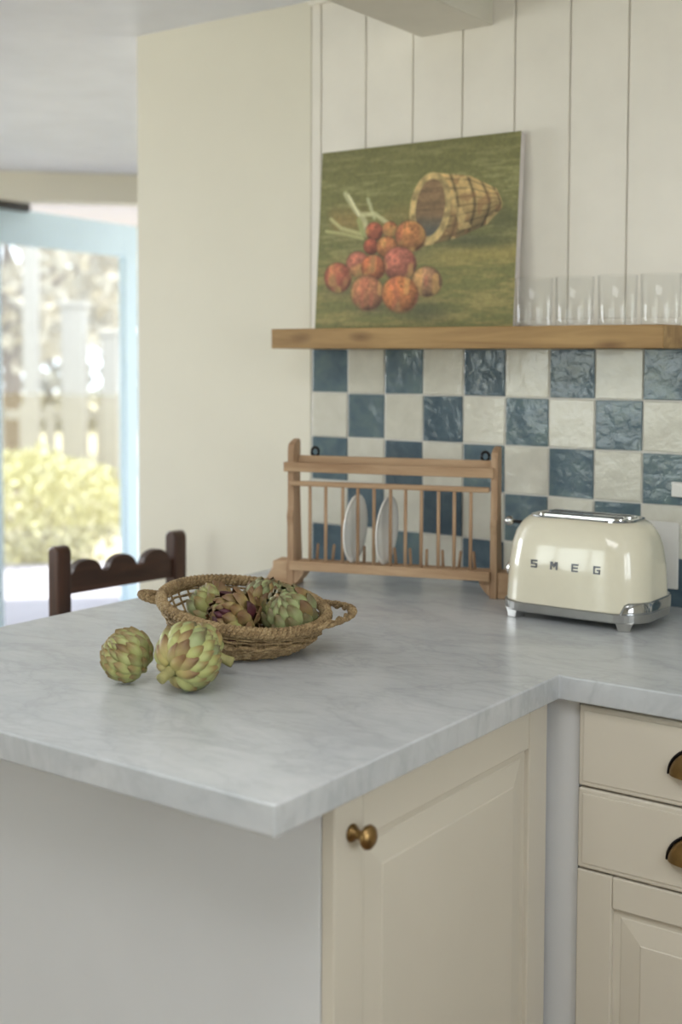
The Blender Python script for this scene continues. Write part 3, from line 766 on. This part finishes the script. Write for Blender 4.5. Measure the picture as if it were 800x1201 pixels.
# letters on the front: S M E G in square chrome strokes
GL = {'S': ((0, 0, 4.4, 1), (0, 2, 4.4, 3), (0, 4, 4.4, 5), (0, 2.4, 1, 4.6), (3.4, .4, 4.4, 2.6)), 'M': ((-.2, 0, .9, 5), (3.7, 0, 4.8, 5), (.6, 3.3, 1.6, 5), (3.0, 3.3, 4.0, 5), (1.3, 2.2, 2.2, 3.9), (2.4, 2.2, 3.3, 3.9), (1.9, 1.4, 2.7, 3.0)),
      'E': ((0, 0, 4.4, 1), (0, 2, 4.2, 3), (0, 4, 4.4, 5), (0, 0, .9, 5)), 'G': ((0, 0, 4.4, 1), (0, 4, 4.4, 5), (0, 0, 1, 5), (3.4, 0, 4.4, 2.9), (2.2, 1.95, 4.4, 2.9))}
for ch, x in zip('SMEG', (.733, .7735, .8155, .858)):
    z = .107; yb = -np.interp(z, [.07, .105, .14], [.094, .092, .088])
    s = .0029
    bxs = [((a*s-2*s, -.0018, b*s-2.5*s), (c*s-2*s, .0012, d*s-2.5*s)) for a, b, c, d in GL[ch]]
    o = link('letter', boxmesh('letter', bxs, .0002, 1), 'letter_metal', ts, (x-TC[0], yb+.0035-.0055*(1-((x-TC[0])/.141)**2), z)); o.rotation_euler = (-.055, 0, .0055*2*(x-TC[0])/.141**2)
# lever and dial on the end, crumb-tray handle on the other
pl = [(-.126, -.006, .1695), (-.146, -.006, .1700), (-.157, -.006, .1702)]
lv = link('lever', tubemesh('lever', pl, .0032, 10), 'slot_dark', ts, None, True)
link('lever_ball', lathemesh('lever_ball', [(.0001, -.0095), (.005, -.0083), (.0085, -.004), (.0098, 0), (.0085, .004), (.005, .0083), (.0001, .0095)], 24), 'chrome', lv, (-.1615, -.006, .1702), True)
link('dial', lathemesh('dial', [(.0001, -.162), (.013, -.162), (.0155, -.1595), (.0165, -.148), (.0165, -.139), (.0001, -.139)], 28, 'X'), 'chrome', ts, (0, -.004, .078), True)
pts = [p for p in rrect(.1475, .098, .062, 12) if p[0] > .106]
pts = sorted(pts, key=lambda p: p[1])
v, f = [], []; n = len(pts)
for k, p in enumerate(pts):
    e = min(k, n-1-k)/1.6; hh = .0325+.019*min(1, e**.5)
    sc = .985
    v += [(p[0], p[1], .0305), (p[0], p[1], hh-.002), (p[0]*sc, p[1]*sc, hh), (p[0]*.95, p[1]*.95, hh)]
for k in range(n-1):
    for j in range(3): f.append((k*4+j, (k+1)*4+j, (k+1)*4+j+1, k*4+j+1))
link('crumb_tray', mesh('crumb_tray', v, f), 'chrome_dark', ts, None, True)

# wall socket and switch on the tiles
sk = thing('wall_socket', (.8375, -.002, ZC+.101), 'white wall socket plate on the tiles behind the toaster', 'socket')
link('plate', boxmesh('plate', [((-.0665, -.006, -.066), (.0665, .0, .066))], .002, 2), 'plastic_white', sk)
for z in (-.032, .032): link('outlet', boxmesh('outlet', [((-.02, -.0085, z-.017), (.02, -.0055, z+.017))], .002, 2), 'plastic_white', sk)
pg = thing('power_plug', (.853, -.011, ZC+.128), 'grey-brown toaster plug in the wall socket', 'plug')
pgb = link('plug_body', prismmesh('plug_body', [(-.013, -.011), (.013, -.011), (.015, .0), (.010, .012), (-.010, .012), (-.015, 0)], 'Y', -.022, 0, .002, 2), 'plug_grey', pg)
link('cord', tubemesh('cord', [(0, -.022, 0), (-.004, -.034, -.004), (-.012, -.036, -.030), (-.02, -.034, -.07), (-.03, -.04, -.118), (-.06, -.05, -.125)], .003, 8), 'dark_rubber', pg, None, True)
sw = thing('light_switch', (.911, -.0022, ZC+.2325), 'small white switch on the blue tile above the socket', 'switch')
link('plate', boxmesh('plate', [((-.021, -.011, -.0145), (.021, 0, .0145))], .0015, 2), 'plastic_white', sw)
link('rocker', boxmesh('rocker', [((-.008, -.013, -.009), (.012, -.0105, .009))], .0008, 1), 'plastic_white', sw)

# ------------------------------------------------------------------ chair
ch = thing('dining_chair', (-.352, -.285, 0), 'dark wooden chair with scalloped top rail drawn up to the marble peninsula', 'chair', None, math.radians(-6))
# local: x = forward (towards the worktop), y along the back
ps = .1725; PT = ZC+.060
for s in (-1, 1):
    prof = [(-.019, 0), (.019, 0), (.019, PT-.016), (.0175, PT-.009), (.0135, PT-.004), (.007, PT), (-.007, PT), (-.0135, PT-.004), (-.0175, PT-.009), (-.019, PT-.016)]
    link('back_post', prismmesh('back_post', [(a, b) for a, b in prof], 'Y', s*ps-.019, s*ps+.019, .004, 2), 'chair_wood_z', ch)
def scallop(z0, zlo, zhi, n=3):
    y0, y1 = -ps+.018, ps-.018; L = y1-y0; pts = [(y0, z0), (y1, z0)]
    K = 60
    for k in range(K+1):
        t = 1-k/K; c = (t*n) % 1.0 if t < 1 else 1.0
        e = abs(c-.5)*2
        hump = math.sqrt(max(0, 1-(e/.82)**2))*.96 if e < .82 else 0
        sh_ = .16*max(0, 1-((1-e)/.22)) if e > .78 else 0
        pts.append((y0+L*t, zlo+(zhi-zlo)*max(hump, sh_)))
    return pts
link('top_rail', prismmesh('top_rail', scallop(ZC-.052, ZC-.012, ZC+.024), 'X', -.011, .011, .0012, 1), 'chair_wood_y', ch)
link('middle_rail', prismmesh('middle_rail', scallop(ZC-.235, ZC-.195, ZC-.165), 'X', -.011, .011, .0012, 1), 'chair_wood_y', ch)
box('seat', (-.015, -.20, .435), (.385, .20, .462), 'chair_wood_y', ch, .008, 3)
for s in (-1, 1):
    link('front_leg', lathemesh('front_leg', [(.0001, 0), (.015, 0), (.017, .05), (.021, .07), (.016, .10), (.019, .25), (.022, .33), (.018, .36), (.022, .40), (.022, .434), (.0001, .434)], 16), 'chair_wood_z', ch, (.35, s*.165, 0), True)
    box('stretcher', (.02, s*.168-.010, .16), (.335, s*.168+.010, .185), 'chair_wood_y', ch, .003)
box('stretcher', (.338, -.15, .26), (.362, .15, .29), 'chair_wood_y', ch, .003)
box('seat_apron', (-.012, -.152, .385), (.012, .152, .434), 'chair_wood_y', ch, .002)

# ------------------------------------------------------------------ basket
BC = Vector((.447, -.782, ZC)); RB = Vector((.813, .582, 0)); FB = Vector((-.582, .813, 0))
bk = thing('seagrass_basket', BC, 'round shallow woven seagrass basket with two loop handles, full of artichokes', 'basket', None, math.atan2(RB.y, RB.x))
# local x = handle axis, y = away
HB = .0715
def wallpt(a, t):
    """a = angle, t = 0 bottom .. 1 rim"""
    r = .088+(.137-.088)*math.sin(t*HP)**.9*1.0
    x, y = r*math.cos(a), r*math.sin(a)
    z = .0045+t*(HB-.0045+(-.0165*math.cos(a)+.0150*math.sin(a)))
    return Vector((x, y, z))
NS = 36
sm_ = []
for k in range(NS):
    a = 2*math.pi*k/NS
    link('stake', tubemesh('stake', [wallpt(a+.02*math.sin(i), i/8) for i in range(9)], .0019, 6, False, 900, 2, .3), 'seagrass', bk)
random.seed(9)
def strand(t, rad, amp, ph, jit=0.0, name='strand'):
    pts = []; n = NS*6
    for i in range(n):
        a = 2*math.pi*i/n
        p = wallpt(a, t+jit*math.sin(3*a+ph*2.1)); o_ = Vector((math.cos(a), math.sin(a), 0))
        pts.append(p+o_*amp*math.sin(a*NS/2+ph))
    return link(name, tubemesh(name, pts, rad, 7, True, 700, 2, .35), 'seagrass', bk)
for k in range(8): strand(.03+.066*k, .0034, .0042, (k % 2)*math.pi+random.uniform(-.2, .2), .006)
for t, ph in ((.66, 0), (.78, math.pi), (.88, .2)): strand(t, .0021, .0022, ph, .012)
# base disc of coiled grass
pts = []
for i in range(420):
    a = i*.22; r = .004+.086*i/420; pts.append((r*math.cos(a), r*math.sin(a), .0042))
link('base_coil', tubemesh('base_coil', pts, .0036, 6, False, 600, 2, .3), 'seagrass', bk)
# braided rim: three intertwined ropes
for q in range(3):
    pts = []; n = 560
    for i in range(n):
        a = 2*math.pi*i/n; p = wallpt(a, 1.0); ph = a*34+q*2.0944
        p = p+Vector((math.cos(a), math.sin(a), 0))*(.0060*math.cos(ph)+.001)+Vector((0, 0, .0060*math.sin(ph)+.002))
        pts.append(p)
    link('rim_rope', tubemesh('rim_rope', pts, .0042, 8, True, 500, 2, .3), 'seagrass', bk)
for s in (-1, 1):
    a0 = 0 if s > 0 else math.pi
    for q in range(2):
        pts = []; n = 110
        for i in range(n):
            u = i/(n-1); th = math.pi*u
            if s > 0:   # wide loop standing out from the rim
                a = math.radians(-40+64*u); w = wallpt(a, 1.0); o_ = Vector((math.cos(-.12), math.sin(-.12), 0))
                base = w+o_*.046*math.sin(th)**.7+Vector((0, 0, .004+.010*math.sin(th)))
            else:       # loop squeezed and lifted
                base = Vector((-.130-.042*math.sin(th)**.8, .024*math.cos(th), HB+.012+.008*math.sin(th)))
            ph = u*34+q*math.pi
            pts.append(base+Vector((.0032*math.cos(ph), 0, .0032*math.sin(ph))))
        nm = 'handle'
        link(nm, tubemesh(nm, pts, .0040, 8, False, 500, 2, .25), 'seagrass', bk)

# ------------------------------------------------------------------ artichokes
def bract_mesh(kind=0):
    """one scale: ovate, thick at the foot, bulging, pointed; x = across, y = along, z = out; length 1"""
    nx, ny = 6, 8; v, f = [], []
    for side_ in (1, -1):
        for j in range(ny+1):
            t = j/ny
            w = .46*(math.sin(math.pi*min(1, (t*.80+.20)))**.75) if t < 1 else .02
            w = max(.03, w)*(1 if t < .8 else (1-(t-.8)/.2*.55))
            for i in range(nx+1):
                s = i/nx*2-1
                x = s*w; y = t
                z = .27*(1-s*s)*math.sin(math.pi*min(1, t*.9+.08))-.10*s*s*.6+.05*t*t
                z += -.06*(1-t)
                if side_ < 0: z -= .07*(1-s*s)*(1-t*.7)+.012
                v.append((x, y, z))
    N = (nx+1)*(ny+1)
    for s in (0, 1):
        for j in range(ny):
            for i in range(nx):
                q = (s*N+j*(nx+1)+i, s*N+j*(nx+1)+i+1, s*N+(j+1)*(nx+1)+i+1, s*N+(j+1)*(nx+1)+i)
                f.append(q if s == 0 else q[::-1])
    for j in range(ny):
        a, b = j*(nx+1), (j+1)*(nx+1); f.append((a, b, N+b, N+a)); a += nx; b += nx; f.append((b, a, N+a, N+b))
    for i in range(nx): f.append((i+1, i, N+i, N+i+1)); k = ny*(nx+1)+i; f.append((k, k+1, N+k+1, N+k))
    return mesh('bract', v, f)
BM = {}
def bm_for(mat):
    if mat not in BM:
        me = bract_mesh(); me.materials.append(MATS[mat]); me.polygons.foreach_set('use_smooth', [True]*len(me.polygons)); BM[mat] = me
    return BM[mat]
GA = math.pi*(3-math.sqrt(5))
def artichoke(loc, axis, R, H, label, seed, mats, n=64, stem=.028, group='artichokes', spread=.22, size=1.0, open_=0.0, wid=1.0):
    """loc = centre, axis = direction from stem to tip, R = half width, H = half height"""
    rnd = random.Random(seed)
    t = thing('artichoke', loc, label, 'artichoke', group)
    q = Vector(axis).normalized().to_track_quat('Z', 'Y'); t.rotation_mode = 'QUATERNION'; t.rotation_quaternion = q
    core = lathemesh('core', [(.0001, -H*.86)]+[(R*.80*math.sin(math.pi*k/12), -H*.86*math.cos(math.pi*k/12)) for k in range(1, 12)]+[(.0001, H*.86)], 20)
    link('core', core, 'core_green', t, None, True)
    if stem:
        st = [(.0001, -H*.8-stem), (.0075, -H*.8-stem), (.0082, -H*.8-stem+.002), (.0070, -H*.8-stem*.4), (.0085, -H*.8), (.012, -H*.62), (.0001, -H*.6)]
        so = link('stem', lathemesh('stem', st, 14), 'stem_green', t, None, True)
    for k in range(n):
        u = (k+.5)/n
        ph = math.radians(30+134*u**.92)          # polar angle from the stem end
        a = k*GA+rnd.uniform(-.07, .07)
        c, s_ = math.cos(a), math.sin(a)
        e = Vector((R*.86*math.sin(ph)*c, R*.86*math.sin(ph)*s_, -H*.88*math.cos(ph)))
        nrm = Vector((math.sin(ph)*c/R, math.sin(ph)*s_/R, -math.cos(ph)/H)).normalized()
        mer = Vector((R*math.cos(ph)*c, R*math.cos(ph)*s_, H*math.sin(ph))).normalized()   # towards the tip
        # lift the tip outwards a little, close it over the top
        tilt = spread+open_*(1-u)+rnd.uniform(-.05, .07)
        y = (mer*math.cos(tilt)+nrm*math.sin(tilt)).normalized(); x = y.cross(nrm).normalized(); z = x.cross(y).normalized()
        L = R*size*(.50+.38*math.sin(math.pi*min(1, u*1.05+.12)))*rnd.uniform(.92, 1.08)
        Wd = L*wid*(.96 if u < .75 else .86)
        M = Matrix(((x.x*Wd, y.x*L, z.x*L, 0), (x.y*Wd, y.y*L, z.y*L, 0), (x.z*Wd, y.z*L, z.z*L, 0), (0, 0, 0, 1)))
        p = e-y*L*.42; M.translation = p
        mat = mats(u, rnd)
        o = bpy.data.objects.new('bract', bm_for(mat)); COL.objects.link(o); o.parent = t; o.matrix_local = M
    return t
def M1(u, r): return 'bract_brown' if r.random() < .07 else 'bract_green'
def M2(u, r): return 'bract_brown' if r.random() < (.7 if u < .16 else .07) else ('bract_sage' if r.random() < .25 else 'bract_green')
def M3(u, r): return 'bract_purple' if r.random() < .19 and u > .3 else ('bract_brown' if r.random() < .75 else 'bract_green')
def M4(u, r): return 'bract_sage' if r.random() < .92 else 'bract_brown'
def M5(u, r): return 'bract_brown' if r.random() < .5 else 'bract_sage'
V3 = lambda R_c, F_c, z: RB*R_c+FB*F_c+Vector((0, 0, z))
# on the worktop
artichoke((.4490, -1.0560, ZC+.0410), V3(-.62, -.20, .55), .0350, .0370, 'small pale green artichoke lying apart from the others on the marble', 41, M1, 72, 0, 'artichokes on the worktop', .20, 1.30, 0, .72)
artichoke((.5560, -1.0400, ZC+.0515), V3(.50, .62, .34), .0445, .0440, 'larger artichoke with its cut stem turned outward, resting on the marble', 42, M2, 96, .024, 'artichokes on the worktop', .20, 1.12, 0, .88)
artichoke((.5070, -.9600, ZC+.0410), V3(-.80, .10, .30), .0365, .0370, 'artichoke half hidden between the large one and the basket', 43, M1, 56, .026, 'artichokes on the worktop')
# in the basket
def bl(x, y, z): return BC+RB*x+FB*y+Vector((0, 0, z))
artichoke(bl(.077, -.026, .065), V3(-.30, -.45, .62), .0390, .0415, 'sage green artichoke in the basket beside the loop handle', 44, M4, 46, 0, 'artichokes in the basket', .12, 1.55, 0, .80)
artichoke(bl(-.014, -.046, .060), V3(-.55, -.42, .30), .0390, .0400, 'brown artichoke with purple inner leaves in the middle of the basket', 45, M3, 50, 0, 'artichokes in the basket', .34, 1.28, .2, .85)
artichoke(bl(-.060, .036, .063), V3(-.5, .2, .6), .0360, .0360, 'yellowish artichoke with browned scales at the raised side of the basket', 46, M2, 48, 0, 'artichokes in the basket', .30, 1.28, .1, .85)
artichoke(bl(.034, .062, .066), V3(.2, -.2, .8), .0400, .0400, 'grey-green artichoke at the far side of the basket behind the brown one', 47, M5, 58, 0, 'artichokes in the basket', .28, 1.15, .1, .85)
